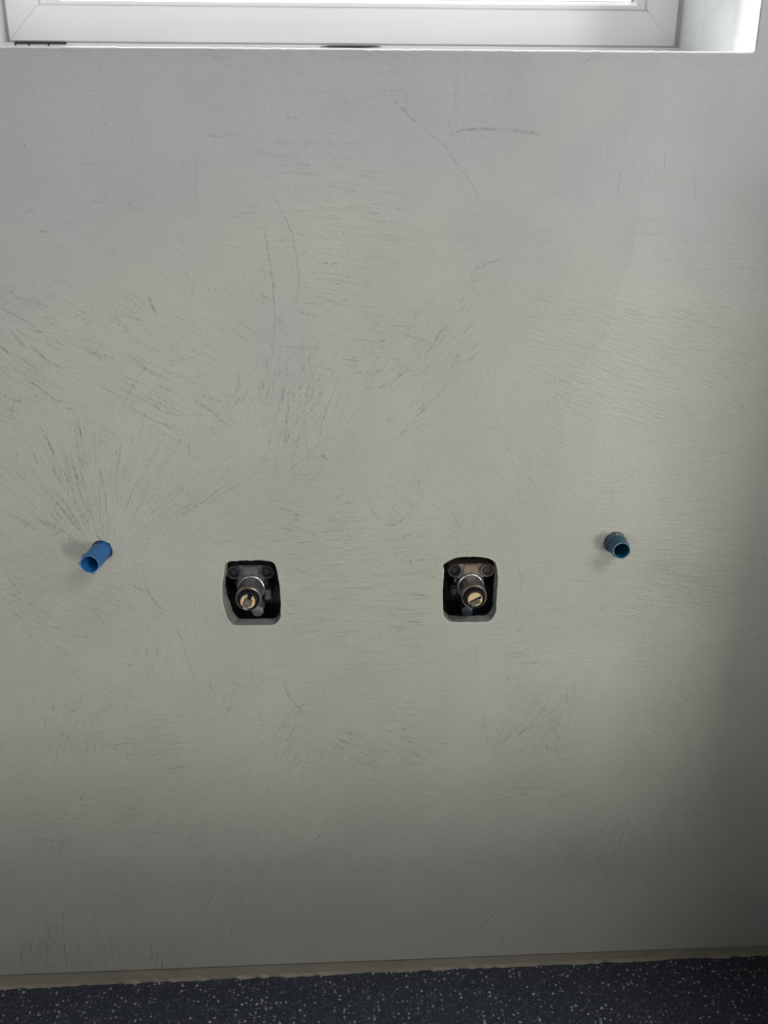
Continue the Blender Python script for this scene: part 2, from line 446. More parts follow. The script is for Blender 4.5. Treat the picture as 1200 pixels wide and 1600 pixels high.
SCRATCHES = [
    ([(6.3,882.1),(19.9,868.6),(27.5,861.8)],0.68,0.9), ([(30.0,861.3),(48.0,846.6),(62.3,828.7),(71.9,818.2),(77.6,804.7)],0.57,0.75),
    ([(15.7,887.6),(18.8,874.1)],0.57,0.7), ([(55.6,901.2),(55.5,869.7)],0.57,0.5),
    ([(49.4,854.5),(62.9,859.2),(79.1,860.1),(98.4,859.8)],1.98,0.55), ([(98.4,859.3),(116.3,857.1),(126.7,854.8)],2.26,0.45),
    ([(71.6,751.8),(84.7,756.9),(96.2,762.5)],0.91,0.7), ([(74.3,751.3),(70.6,748.7)],0.85,0.5),
    ([(-97.3,789.0),(-94.3,764.2),(-91.7,738.8),(-91.7,712.9)],0.68,0.8), ([(-75.3,784.1),(-71.9,764.2),(-70.4,743.9),(-73.2,723.3)],0.68,0.6),
    ([(-89.6,813.2),(-80.1,793.9),(-73.9,780.1)],0.68,0.6), ([(-76.4,723.3),(-67.0,718.0),(-53.7,716.4)],0.91,0.8),
    ([(-42.8,725.8),(-21.5,724.1),(-4.4,722.0)],0.62,0.6), ([(-103.6,732.2),(-91.5,730.6)],0.68,0.7),
    ([(62.8,723.9),(66.9,732.2)],0.68,0.7), ([(73.6,740.5),(83.2,726.9)],0.57,0.5),
    ([(-195.3,734.0),(-191.2,721.1),(-188.5,715.9)],1.02,0.9), ([(-194.4,733.0),(-189.4,718.5)],0.57,0.8),
    ([(-156.0,697.3),(-138.3,682.8),(-134.7,680.1)],0.62,0.7), ([(-254.8,692.0),(-237.4,681.7)],0.79,0.9),
    ([(-311.8,707.0),(-299.1,689.0)],0.85,0.8), ([(-222.1,642.3),(-202.0,629.2),(-178.1,619.4)],0.91,1.0),
    ([(-207.4,647.7),(-193.1,637.6),(-171.7,630.6)],0.79,0.9), ([(-245.1,660.1),(-224.8,647.8),(-211.7,642.2)],0.68,0.8),
    ([(-199.4,677.2),(-209.6,665.3),(-220.3,648.9),(-229.0,632.3)],0.74,0.6), ([(-304.9,665.4),(-293.7,657.7),(-281.6,646.6),(-263.3,642.0)],0.91,0.8),
    ([(-321.6,630.2),(-315.7,645.2),(-308.3,648.5)],0.91,0.7), ([(-294.4,692.2),(-285.2,682.0),(-270.4,672.8)],1.13,0.6),
    ([(-323.1,675.8),(-315.9,674.1)],0.85,0.6), ([(-274.6,638.2),(-267.9,639.3),(-261.4,635.3)],1.02,0.8),
    ([(-293.7,615.9),(-287.7,597.5)],0.91,1.0), ([(-291.8,587.1),(-283.2,567.0)],0.91,1.0),
    ([(-264.4,632.6),(-262.9,612.2)],0.79,0.9), ([(-249.7,586.6),(-248.8,569.0)],0.91,1.0),
    ([(-267.4,597.3),(-263.4,583.9)],0.74,0.8), ([(-226.3,587.6),(-230.2,575.9)],0.68,0.7),
    ([(-305.6,600.0),(-302.5,590.1)],1.13,0.9), ([(-171.5,611.9),(-170.4,596.3),(-157.8,592.7)],0.74,0.6),
    ([(-67.7,675.3),(-69.5,669.9)],1.42,0.8), ([(-59.5,593.4),(-53.8,595.1),(-49.4,590.3)],1.7,0.6),
    ([(-45.0,553.3),(-36.2,560.4),(-34.6,557.4)],0.91,0.8), ([(-82.4,581.8),(-76.5,589.4)],0.85,0.7),
    ([(1.8,532.4),(8.8,528.0),(18.6,535.3)],1.13,0.6), ([(10.6,512.3),(26.4,521.5)],0.91,0.6),
    ([(-10.4,547.9),(0.0,534.3)],0.79,0.6), ([(5.8,547.7),(16.3,535.3)],0.79,0.6),
    ([(-87.3,602.4),(-83.3,636.7),(-82.7,653.4)],0.68,0.7), ([(-4.5,654.0),(1.1,658.4)],0.85,0.8),
    ([(14.1,613.0),(20.2,617.5)],0.91,0.7), ([(-5.5,695.5),(1.0,694.9)],0.91,0.7),
    ([(33.2,652.6),(36.4,663.7)],0.91,0.6), ([(30.7,635.7),(36.2,641.3)],0.91,0.8),
    ([(-196.0,427.6),(-192.0,417.5),(-189.5,410.6)],1.81,0.5), ([(-222.9,479.2),(-218.2,466.2),(-211.7,453.1),(-204.7,444.4)],1.58,0.45),
    ([(-331.3,458.5),(-323.4,451.9),(-315.1,448.5)],0.85,0.6), ([(-176.6,472.0),(-167.2,472.5),(-163.0,473.7)],0.68,0.5),
    ([(-259.9,523.8),(-256.1,516.9)],1.13,0.9), ([(-97.1,374.1),(-94.6,358.5),(-90.6,349.9),(-81.6,336.7),(-78.8,325.8)],1.36,0.6),
    ([(-192.6,409.3),(-186.4,395.5),(-184.9,374.7)],0.91,0.45), ([(-186.1,383.1),(-181.9,372.5),(-170.2,365.3)],0.85,0.45),
    ([(-133.0,370.0),(-124.0,366.3),(-108.3,373.0),(-92.9,371.2)],0.79,0.4), ([(0.1,311.3),(9.7,309.5)],1.13,0.6),
    ([(18.0,303.4),(25.8,297.2),(29.0,298.6)],1.7,0.7), ([(-19.3,275.8),(-9.6,275.5),(-1.2,279.1)],0.74,0.5),
    ([(-78.1,286.5),(-73.8,279.6)],1.36,0.5), ([(-162.1,347.3),(-126.8,372.0)],0.57,0.3),
    ([(30.2,193.6),(36.8,194.2)],1.81,0.5), ([(30.2,192.0),(12.3,168.1)],0.91,0.45),
    ([(93.5,202.1),(103.6,200.9)],1.13,0.6), ([(-297.7,422.3),(-275.9,420.5)],1.25,0.5),
    ([(-175.3,423.9),(-182.3,409.1)],0.57,0.3), ([(98.4,333.8),(103.2,295.1),(105.6,283.8)],0.79,0.5),
    ([(89.8,343.4),(97.4,343.2)],0.91,0.4), ([(89.5,403.5),(88.5,379.1)],0.68,0.4),
    ([(127.8,384.6),(168.7,382.3)],1.7,0.4), ([(258.4,204.9),(247.2,156.0),(238.0,126.7)],1.02,0.7),
    ([(309.9,170.5),(306.7,137.1)],0.91,0.6), ([(174.3,199.5),(156.4,159.1)],0.91,0.4),
    ([(122.3,78.9),(105.7,55.6)],1.13,0.6), ([(134.1,51.8),(128.5,20.2)],1.13,0.4),
    ([(352.5,501.4),(363.0,484.4)],0.91,0.6), ([(124.4,486.3),(129.3,473.2),(128.9,456.8)],0.68,0.5),
    ([(206.5,442.0),(210.0,437.9)],1.13,0.7), ([(252.4,544.5),(257.5,542.0)],1.13,0.4),
    ([(202.6,605.4),(209.1,545.1),(208.3,520.1)],0.45,0.3), ([(146.1,676.8),(151.7,634.7),(152.9,600.0)],0.57,0.25),
    ([(253.1,808.8),(255.7,804.9)],0.57,0.4), ([(187.2,837.6),(190.7,838.5)],0.85,0.5),
    ([(190.4,830.4),(190.1,811.1)],0.68,0.45), ([(224.0,847.1),(225.9,830.5)],0.57,0.4),
    ([(250.4,830.6),(255.0,806.3)],0.57,0.4), ([(136.2,811.1),(147.6,812.5)],0.57,0.4),
    ([(133.8,782.5),(141.7,783.0)],0.57,0.5), ([(251.6,884.3),(263.6,870.6)],0.57,0.4),
    ([(299.4,754.5),(302.3,749.3)],0.74,0.6), ([(-344.7,57.6),(-346.8,17.4)],1.02,0.9),
    ([(-321.9,29.9),(-321.4,16.3)],1.13,0.8), ([(-360.6,93.1),(-359.6,58.2)],0.79,0.7),
    ([(-252.7,55.7),(-253.1,36.0)],0.79,0.7), ([(-334.2,171.6),(-329.8,191.7)],1.13,0.6),
    ([(-298.5,257.1),(-307.4,234.3)],1.13,0.5), ([(-290.3,301.9),(-305.0,282.3)],0.91,0.5),
    ([(-128.0,145.5),(-117.5,156.0)],1.13,0.5), ([(-187.7,102.0),(-180.1,116.2)],1.13,0.5),
    ([(-37.2,136.5),(-16.7,152.5)],0.79,0.5), ([(-194.2,246.4),(-196.9,227.0)],0.68,0.4),
    ([(-148.0,853.7),(-152.0,798.7)],0.91,0.3), ([(-142.5,854.2),(-127.7,853.8),(-107.7,856.2)],0.68,0.5),
    ([(-150.3,801.1),(-149.6,796.3)],1.36,0.6), ([(-218.2,871.6),(-216.1,872.9)],1.36,0.5),
    ([(-216.6,903.8),(-215.9,901.6)],1.13,0.5), ([(-285.5,797.1),(-279.2,799.5)],1.36,0.6),
    ([(-280.9,845.9),(-278.8,846.9)],1.25,0.7), ([(-196.6,852.2),(-194.5,853.1)],1.25,0.7),
    ([(-218.0,863.9),(-215.3,861.2)],1.25,0.5), ([(-273.7,771.8),(-276.2,784.1)],0.57,0.2),
    ([(-183.5,809.7),(-183.1,808.7)],1.36,0.8), ([(-277.3,783.1),(-269.1,783.6)],1.25,0.4),
]

LEFT_RECESS = [(-0.1461, 0.4926), (-0.1435, 0.4949), (-0.1377, 0.4959), (-0.1206, 0.4961), (-0.1048, 0.4953), (-0.1011, 0.4925), (-0.0991, 0.4863), (-0.0981, 0.4793), (-0.097, 0.4673), (-0.0968, 0.456), (-0.0974, 0.4403), (-0.0986, 0.4352), (-0.103, 0.431), (-0.1063, 0.43), (-0.1401, 0.4303), (-0.1433, 0.4318), (-0.1457, 0.4347), (-0.1482, 0.442), (-0.1499, 0.4506), (-0.1506, 0.4612), (-0.15, 0.4711), (-0.1481, 0.4808), (-0.1471, 0.4871)]
RIGHT_RECESS = [(0.0538, 0.4880), (0.0562, 0.4898), (0.061, 0.4929), (0.0667, 0.4957), (0.0802, 0.4966), (0.0932, 0.4957), (0.0997, 0.4935), (0.1031, 0.491), (0.1056, 0.485), (0.1071, 0.4744), (0.1067, 0.4602), (0.1067, 0.4458), (0.106, 0.4386), (0.1042, 0.4335), (0.1004, 0.4303), (0.0944, 0.4293), (0.0659, 0.4299), (0.0599, 0.4322), (0.0571, 0.4366), (0.056, 0.4432), (0.0553, 0.4576), (0.0554, 0.4682), (0.0558, 0.4767), (0.0563, 0.4845)]
PLUG_L = (-0.2568, 0.5080)
PLUG_R = (0.2145, 0.5090)
LEFT_VALVE = (-0.1252, 0.4622)
RIGHT_VALVE = (0.0836, 0.4606)
WIN_X0, WIN_X1, WIN_Z0, WIN_Z1 = -0.345, 0.2886, 0.9151, 1.36
PX0, PX1, PZ1 = -0.560, 0.5195, 0.962          # the finely modelled part of the wall
DX = 0.00065
STREAK_DARK, STREAK_RELIEF = 0.85, 0.38

rng = np.random.default_rng(11)


def wall_bottom(x):
    return 0.0114 + (np.asarray(x) + 0.4192) * (0.0187 - 0.0114) / 0.8523


def rough(o, amp, seed):
    r = np.random.default_rng(seed)
    n = len(o)
    w = r.normal(size=n)
    k = np.exp(-np.linspace(-2, 2, 9) ** 2)
    w = np.convolve(np.concatenate([w, w, w]), k / k.sum(), 'same')[n:2 * n]
    c = o.mean(0)
    d = o - c
    d /= np.linalg.norm(d, axis=1)[:, None]
    return o + d * (w * amp)[:, None]


def round_off(o, sigma):
    seg = np.linalg.norm(np.roll(o, -1, 0) - o, axis=1).mean()
    k = int(3 * sigma / seg) + 1
    g = np.exp(-0.5 * (np.arange(-k, k + 1) * seg / sigma) ** 2)
    g /= g.sum()
    return sum(w * np.roll(o, s, 0) for s, w in zip(range(-k, k + 1), g))


OUT_L = rough(round_off(smooth_outline(LEFT_RECESS), 0.0022), 0.0004, 1)
OUT_R = rough(round_off(smooth_outline(RIGHT_RECESS), 0.0016), 0.0004, 2)
OUT_PL = rough(np.array(circle_pts(PLUG_L[0] + 0.0005, PLUG_L[1] + 0.0002, 0.0093, 80)), 0.0007, 3)
OUT_PR = rough(np.array(circle_pts(PLUG_R[0], PLUG_R[1], 0.0101, 80)), 0.0005, 4)


def inside(px, pz, poly):
    r = np.zeros(px.shape, bool)
    j = len(poly) - 1
    for i in range(len(poly)):
        xi, zi = poly[i]
        xj, zj = poly[j]
        if zi != zj:
            c = ((zi > pz) != (zj > pz)) & (px < (xj - xi) * (pz - zi) / (zj - zi) + xi)
            r ^= c
        j = i
    return r


def blur(a, times=1):
    for _ in range(times):
        p = np.pad(a, 1, mode='edge')
        a = (p[:-2, 1:-1] + 2 * p[1:-1, 1:-1] + p[2:, 1:-1]) / 4
        p = np.pad(a, 1, mode='edge')
        a = (p[1:-1, :-2] + 2 * p[1:-1, 1:-1] + p[1:-1, 2:]) / 4
    return a


def smooth_noise(nx, nz, cells_x, cells_z):
    g = rng.normal(size=(cells_z + 3, cells_x + 3))
    xs = np.linspace(0, cells_x, nx) + 0.5
    zs = np.linspace(0, cells_z, nz) + 0.5
    x0 = xs.astype(int)
    z0 = zs.astype(int)
    fx = xs - x0
    fz = zs - z0
    fx = fx * fx * (3 - 2 * fx)
    fz = (fz * fz * (3 - 2 * fz))[:, None]
    a = g[z0][:, x0] * (1 - fx) + g[z0][:, x0 + 1] * fx
    b = g[z0 + 1][:, x0] * (1 - fx) + g[z0 + 1][:, x0 + 1] * fx
    return a * (1 - fz) + b * fz


def make_wall():
    nx = int(round((PX1 - PX0) / DX)) + 1
    nz = int(round(PZ1 / DX)) + 1
    xs = np.linspace(PX0, PX1, nx)
    zs = np.linspace(0.012, PZ1, nz)
    H = np.zeros(nx * nz)
    D = np.zeros(nx * nz)

    def splat(arr, x, z, v):
        u = (x - PX0) / (xs[1] - xs[0])
        w = (z - 0.012) / (zs[1] - zs[0])
        ok = (u >= 0) & (u < nx - 1.001) & (w >= 0) & (w < nz - 1.001)
        u, w, v = u[ok], w[ok], v[ok]
        i, k = u.astype(int), w.astype(int)
        fu, fw = u - i, w - k
        b = k * nx + i
        np.add.at(arr, b, v * (1 - fu) * (1 - fw))
        np.add.at(arr, b + 1, v * fu * (1 - fw))
        np.add.at(arr, b + nx, v * (1 - fu) * fw)
        np.add.at(arr, b + nx + 1, v * fu * fw)

    STEP = 0.0006

    def stroke(x, z, ang, length, dark, relief, bend, wide):
        n = max(3, int(length / STEP))
        t = (np.arange(n) + 0.5) / n - 0.5
        a = ang + bend * t
        px = x + np.cumsum(np.cos(a)) * STEP - np.cos(ang) * length * 0.5
        pz = z + np.cumsum(np.sin(a)) * STEP - np.sin(ang) * length * 0.5
        taper = np.clip(1 - (2 * np.abs(t)) ** 3, 0, 1)
        ph = rng.uniform(0, 6.28, 3)
        br = 0.55 + 0.3 * np.sin(t * length * 900 + ph[0]) + 0.35 * np.sin(t * length * 2300 + ph[1])
        amp = taper * np.clip(br, 0.1, 1.2)
        nxv, nzv = -np.sin(a), np.cos(a)
        splat(D, px, pz, amp * dark * STEP / DX * 0.85)
        splat(H, px, pz, -amp * relief * STEP / DX)
        if wide:
            splat(D, px + nxv * 0.0005, pz + nzv * 0.0005, amp * dark * STEP / DX * 0.6)
        splat(H, px + nxv * 0.0016, pz + nzv * 0.0016, amp * relief * STEP / DX * 0.75)
        splat(H, px - nxv * 0.0016, pz - nzv * 0.0016, amp * relief * STEP / DX * 0.35)

    mmk = 0.001
    for cx, cz, rx, rz, ang, spread, cnt, l0, l1, dark, rel in TROWEL_AREAS:
        for _ in range(int(cnt * 1.6)):
            q = rng.normal(size=2) * 0.62
            a = math.radians(ang + rng.normal() * spread)
            ln = rng.uniform(l0, l1) * mmk * (0.6 + 0.4 * rng.random())
            d = dark * rng.beta(1.0, 2.6) * (1.4 if cx < 40 else 1.1)
            stroke(cx * mmk + q[0] * rx * mmk, cz * mmk + q[1] * rz * mmk, a, ln, d, rel * rng.uniform(0.3, 1.0), rng.normal() * 0.12, rng.random() < 0.12)
    for cx, cz, a0, a1, r0, r1, cnt, l0, l1, dark, rel in TROWEL_FANS:
        for _ in range(int(cnt * 0.95)):
            a = math.radians(rng.uniform(a0, a1))
            r = rng.uniform(r0, r1) * mmk
            d = dark * rng.beta(1.3, 2.6) * 1.25
            stroke(cx * mmk + math.cos(a) * r, cz * mmk + math.sin(a) * r, a + rng.normal() * 0.06, rng.uniform(l0, l1) * mmk, d, rel * rng.uniform(0.3, 1.0), rng.normal() * 0.12, rng.random() < 0.12)
    # the faint general combing of the coat, in small patches of one direction
    for _ in range(420):
        cx, cz = rng.uniform(PX0, PX1), rng.uniform(0.01, PZ1)
        ang = rng.normal() * 40
        fine = 0.5 if cz > 0.72 else 1.0
        for _ in range(34):
            q = rng.normal(size=2) * 0.024
            stroke(cx + q[0], cz + q[1], math.radians(ang + rng.normal() * 8), rng.uniform(0.004, 0.02), 0.40 * rng.random() ** 2 * fine, 0.75 * rng.random() * fine, 0, False)
    # explicit long scratches
    for pts, w, dark in SCRATCHES:
        p = np.array(pts) * mmk
        seg = np.linalg.norm(np.diff(p, axis=0), axis=1)
        s = np.concatenate([[0], np.cumsum(seg)])
        n = max(4, int(s[-1] / 0.0004))
        q = np.linspace(0, s[-1], n)
        x, z = np.interp(q, s, p[:, 0]), np.interp(q, s, p[:, 1])
        t = q / s[-1] * 2 - 1
        jit = np.convolve(rng.normal(size=n + 20), np.ones(9) / 9, 'same')[10:-10] * 0.0009
        tx, tz = np.gradient(x), np.gradient(z)
        l = np.hypot(tx, tz) + 1e-9
        nxv, nzv = -tz / l, tx / l
        amp = np.clip(1 - np.abs(t) ** 4, 0.15, 1) * np.clip(0.8 + 0.5 * np.convolve(rng.normal(size=n + 20), np.ones(7) / 2.6, 'same')[10:-10] * 0.5, 0.1, 1.3)
        m = max(1, int(round(w / 0.45)))
        for k in range(m):
            off = (k - (m - 1) / 2) * 0.00045 + jit
            edge = 1 - 0.5 * abs(k - (m - 1) / 2) / max(1, m / 2)
            splat(D, x + nxv * off, z + nzv * off, amp * edge * dark * 0.5)
            splat(H, x + nxv * off, z + nzv * off, -amp * edge * 0.35)
    # pits
    n = 2600
    x = rng.uniform(PX0, PX1, n)
    z = rng.uniform(0.0, PZ1, n)
    keep = rng.random(n) < np.where((z > 0.6) & (x < 0.05), 1.0, 0.35)
    x, z = x[keep], z[keep]
    v = rng.random(len(x)) ** 3 * 0.75
    splat(D, x, z, v)
    splat(H, x, z, -v * 1.5)

    H = blur(H.reshape(nz, nx))
    # combed streaks: short dragged lines following the direction of each trowel pass
    sites = []
    for cx, cz, rx, rz, ang, spread, cnt, l0, l1, dark, rel in TROWEL_AREAS:
        for _ in range(3):
            q = rng.normal(size=2) * 0.45
            sites.append((cx * mmk + q[0] * rx * mmk, cz * mmk + q[1] * rz * mmk, ang + rng.normal() * 4, dark * (1 if cx < 40 else 0.7), rel, 0, 0))
    for cx, cz, a0, a1, r0, r1, cnt, l0, l1, dark, rel in TROWEL_FANS:
        for _ in range(10):
            a = math.radians(rng.uniform(a0, a1))
            r = rng.uniform(r0, r1) * mmk
            sites.append((cx * mmk + math.cos(a) * r, cz * mmk + math.sin(a) * r, math.degrees(a), dark * 0.8, rel, 0, 0))
    base_s = np.array(sites)
    for _ in range(130):
        x, z = rng.uniform(PX0, PX1), rng.uniform(0, PZ1)
        k = ((base_s[:, 0] - x) ** 2 + (base_s[:, 1] - z) ** 2).argmin()
        sites.append((x, z, base_s[k, 2] + rng.normal() * 25, base_s[k, 3] * 0.7, base_s[k, 4], 0, 0))
    sites = np.array(sites)
    cz_n, cx_n = nz // 3 + 1, nx // 3 + 1
    cgx, cgz = np.meshgrid(np.linspace(PX0, PX1, cx_n), np.linspace(0.012, PZ1, cz_n))
    wob = smooth_noise(cx_n, cz_n, 40, 42) * 0.007
    wob2 = smooth_noise(cx_n, cz_n, 40, 42) * 0.007
    near_d = np.full((cz_n, cx_n), 1e9)
    site = np.zeros((cz_n, cx_n), int)
    for k, s in enumerate(sites):
        d2 = (cgx + wob - s[0]) ** 2 + (cgz + wob2 - s[1]) ** 2
        m = d2 < near_d
        near_d[m] = d2[m]
        site[m] = k
    kz = np.clip((np.arange(nz) / 3).astype(int), 0, cz_n - 1)
    kx = np.clip((np.arange(nx) / 3).astype(int), 0, cx_n - 1)
    full = lambda a: a[kz][:, kx]
    ang_c = np.radians(sites[site, 2]) + smooth_noise(cx_n, cz_n, 14, 14) * 0.10
    ca, sa = full(np.cos(ang_c)).ravel(), full(np.sin(ang_c)).ravel()
    dk_c, rl_c = sites[site, 3], sites[site, 4]
    dk_c = np.clip(dk_c, 0.22, 1) * np.where(cgz < 0.45, 1.25, 1.0)
    for _ in range(6):
        dk_c, rl_c = blur(dk_c), blur(rl_c)
    white = rng.normal(size=nz * nx)
    acc = white.copy()
    n_step = 11
    for sgn in (1, -1):
        pu = np.tile(np.arange(nx, dtype=float), nz)
        pv = np.repeat(np.arange(nz, dtype=float), nx)
        cell = np.arange(nz * nx)
        for st in range(n_step):
            pu += sgn * ca[cell]
            pv += sgn * sa[cell]
            np.clip(pu, 0, nx - 1, out=pu)
            np.clip(pv, 0, nz - 1, out=pv)
            cell = (pv + 0.5).astype(int) * nx + (pu + 0.5).astype(int)
            np.clip(cell, 0, nx * nz - 1, out=cell)
            acc += white[cell] * (1 - 0.5 * st / n_step)
    acc = acc.reshape(nz, nx)
    acc /= acc.std()
    patchy = np.clip(0.55 + 0.5 * smooth_noise(nx, nz, 26, 28), 0, 1.6)
    dk_f, rl_f = full(dk_c), full(rl_c)
    D = D.reshape(nz, nx) + np.clip(acc - 1.25, 0, 2) * STREAK_DARK * dk_f * patchy
    H += -acc * STREAK_RELIEF * np.clip(rl_f, 0.15, 2)
    D += np.clip(rng.normal(size=(nz, nx)) - 2.6, 0, 1) * 0.55 * patchy
    D = np.clip(D.reshape(nz, nx), 0, 1)
    D = 0.8 * D + 0.2 * blur(D)
    Y = -(np.clip(H, -2.5, 2.5) * 0.00012) + smooth_noise(nx, nz, 12, 13) * 0.00025 + smooth_noise(nx, nz, 34, 20) * 0.00008
    gx, gz = np.meshgrid(xs, zs)
    # tone of the coats: 0.5 is neutral
    T = np.full((nz, nx), 0.5) + smooth_noise(nx, nz, 9, 9) * 0.02 + smooth_noise(nx, nz, 40, 24) * 0.022 + smooth_noise(nx, nz, 120, 60) * 0.012
    # lap edge of a later coat running down right of the middle
    lap_z = np.array([0.30, 0.56, 0.625, 0.66, 0.70, 0.76, 0.83, 0.90])
    lap_x = np.array([0.155, 0.157, 0.160, 0.163, 0.190, 0.205, 0.211, 0.212])
    lx = np.interp(gz, lap_z, lap_x) + smooth_noise(nx, nz, 60, 60) * 0.0012
    dd = lx - gx
    fade = np.clip((gz - 0.55) / 0.1, 0, 1) * np.clip((0.86 - gz) / 0.08, 0, 1)
    T -= np.where(dd > 0, np.exp(-dd / 0.035), 0) * 0.11 * fade
    # band of rougher plaster under the sill edge
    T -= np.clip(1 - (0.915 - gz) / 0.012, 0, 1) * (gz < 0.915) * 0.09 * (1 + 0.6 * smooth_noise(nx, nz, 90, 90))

    # bluish cast painted in towards the top and left, with ragged limits
    B = np.clip((gz - 0.70 - 0.10 * (gx - 0.0) + smooth_noise(nx, nz, 7, 8) * 0.05 + smooth_noise(nx, nz, 26, 18) * 0.02) / 0.16, 0, 1)
    B = np.maximum(B, np.clip(smooth_noise(nx, nz, 8, 9) - 1.0, 0, 1) * 0.5)
    B *= np.clip((gx - PX0) / 0.06, 0, 1)
    # pale scraped rims of the cut-outs, edge highlights painted in with them
    for o in (OUT_L, OUT_R):
        c = o.mean(0)
        sel = (np.abs(gx - c[0]) < 0.036) & (np.abs(gz - c[1]) < 0.044)
        q = np.stack([gx[sel], gz[sel]], 1)
        d = np.sqrt(((q[:, None] - o[None, ::3]) ** 2).sum(-1).min(1))
        T[sel] += np.clip(1 - d / 0.0022, 0, 1) * 0.28
        D[sel] *= np.clip(d / 0.003, 0, 1)

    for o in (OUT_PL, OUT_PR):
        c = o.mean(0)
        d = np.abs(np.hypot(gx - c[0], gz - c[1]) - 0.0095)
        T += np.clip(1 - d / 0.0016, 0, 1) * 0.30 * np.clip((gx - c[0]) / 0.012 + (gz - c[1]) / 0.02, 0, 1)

    # cut the openings, pulling the rim vertices onto their outlines
    hole = np.zeros((nz, nx), bool)
    GX, GZ = gx.copy(), gz.copy()
    window = np.array([(WIN_X0, WIN_Z0), (WIN_X1 - 0.003, WIN_Z0), (WIN_X1 - 0.001, WIN_Z0 + 0.001), (WIN_X1, WIN_Z0 + 0.003), (WIN_X1, 1.1), (WIN_X0, 1.1)])
    dense = []
    for i in range(len(window)):
        a, b = window[i], window[(i + 1) % len(window)]
        k = max(2, int(np.linalg.norm(b - a) / 0.0009))
        dense.append(a + (b - a) * (np.arange(k) / k)[:, None])
    window_d = np.concatenate(dense)
    rims = []
    for poly, dpoly in ((OUT_L, OUT_L), (OUT_R, OUT_R), (OUT_PL, OUT_PL), (OUT_PR, OUT_PR), (window, window_d)):
        ins = inside(gx, gz, poly)
        hole |= ins
        rims.append((ins, dpoly))
    face_keep = ~(hole[:-1, :-1] & hole[1:, :-1] & hole[:-1, 1:] & hole[1:, 1:])
    used = np.zeros((nz, nx), bool)
    used[:-1, :-1] |= face_keep
    used[1:, :-1] |= face_keep
    used[:-1, 1:] |= face_keep
    used[1:, 1:] |= face_keep
    for ins, dpoly in rims:
        kk, ii = np.nonzero(ins & used)
        pts = np.stack([gx[kk, ii], gz[kk, ii]], 1)
        near = np.empty(len(pts), int)
        for c in range(0, len(pts), 400):
            d2 = ((pts[c:c + 400, None] - dpoly[None]) ** 2).sum(-1)
            near[c:c + 400] = d2.argmin(1)
        GX[kk, ii] = dpoly[near, 0]
        GZ[kk, ii] = dpoly[near, 1]
        Y[kk, ii] = 0.0003
    # lower edge of the coat: sloping, slightly rounded back
    t = np.clip((0.10 - GZ) / 0.088, 0, 1)
    GZ = GZ + t * (wall_bottom(GX) - 0.012)
    Y[0, :] += 0.0012
    Y[1, :] += 0.0003

    idx = -np.ones(nx * nz, int)
    uf = used.ravel()
    idx[uf] = np.arange(uf.sum())
    V = np.stack([GX.ravel()[uf], Y.ravel()[uf], GZ.ravel()[uf]], 1)
    trow = np.stack([D.ravel()[uf], np.clip(T.ravel()[uf], 0, 1), np.clip(B.ravel()[uf], 0, 1), np.ones(uf.sum())], 1)
    k, i = np.nonzero(face_keep)
    b = k * nx + i
    F = np.stack([idx[b], idx[b + 1], idx[b + nx + 1], idx[b + nx]], 1)
    n_fine = len(F)

    extra_v, extra_f, extra_m = [], [], []
    base = len(V)

    def quad(a, bq, c, d, m=0):
        s = base + len(extra_v)
        extra_v.extend([a, bq, c, d])
        extra_f.append((s, s + 1, s + 2, s + 3))
        extra_m.append(m)

    def rect(x0, x1, z0, z1, y=0.0003):
        quad((x0, y, z0), (x1, y, z0), (x1, y, z1), (x0, y, z1))

    rect(-1.6, PX0, 0.0, 2.45)
    rect(PX1, 1.9, 0.0, 2.45)
    rect(PX0, WIN_X0, PZ1, 2.45)
    rect(WIN_X1, PX1, PZ1, 2.45)
    rect(WIN_X0, WIN_X1, WIN_Z1, 2.45)
    # underside of the plaster coat above the base strip
    zb0, zb1 = float(wall_bottom(PX0)), float(wall_bottom(PX1))
    quad((PX0, 0.0015, zb0), (PX1, 0.0015, zb1), (PX1, 0.012, zb1), (PX0, 0.012, zb0))
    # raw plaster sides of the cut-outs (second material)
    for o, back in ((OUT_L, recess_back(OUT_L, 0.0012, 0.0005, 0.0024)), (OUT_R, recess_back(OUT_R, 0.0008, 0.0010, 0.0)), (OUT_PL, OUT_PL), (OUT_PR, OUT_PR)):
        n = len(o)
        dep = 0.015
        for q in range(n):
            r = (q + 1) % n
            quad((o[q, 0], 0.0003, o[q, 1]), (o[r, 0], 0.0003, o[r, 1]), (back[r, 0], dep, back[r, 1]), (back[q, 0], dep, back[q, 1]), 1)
    # the masonry behind, left, right, above and below the window
    for x0, x1, z0, z1 in ((-1.6, WIN_X0 - 0.004, -0.1, 2.45), (WIN_X1 + 0.004, 1.9, -0.1, 2.45), (WIN_X0 - 0.004, WIN_X1 + 0.004, -0.1, WIN_Z0 - 0.03), (WIN_X0 - 0.004, WIN_X1 + 0.004, WIN_Z1 + 0.004, 2.45)):
        y0, y1 = 0.052, 0.24
        c = [(x, y, z) for x in (x0, x1) for y in (y0, y1) for z in (z0, z1)]
        for f in ((0, 1, 3, 2), (4, 6, 7, 5), (0, 4, 5, 1), (2, 3, 7, 6), (0, 2, 6, 4), (1, 5, 7, 3)):
            quad(*[c[g] for g in f])

    allv = np.concatenate([V, np.array(extra_v)])
    allf = np.concatenate([F, np.array(extra_f)])
    trow = np.concatenate([trow, np.tile([0.0, 0.5, 0.0, 1.0], (len(extra_v), 1))])
    me = bpy.data.meshes.new('wall_back')
    me.vertices.add(len(allv))
    me.vertices.foreach_set('co', allv.astype(np.float32).ravel())
    me.loops.add(allf.size)
    me.loops.foreach_set('vertex_index', allf.astype(np.int32).ravel())
    me.polygons.add(len(allf))
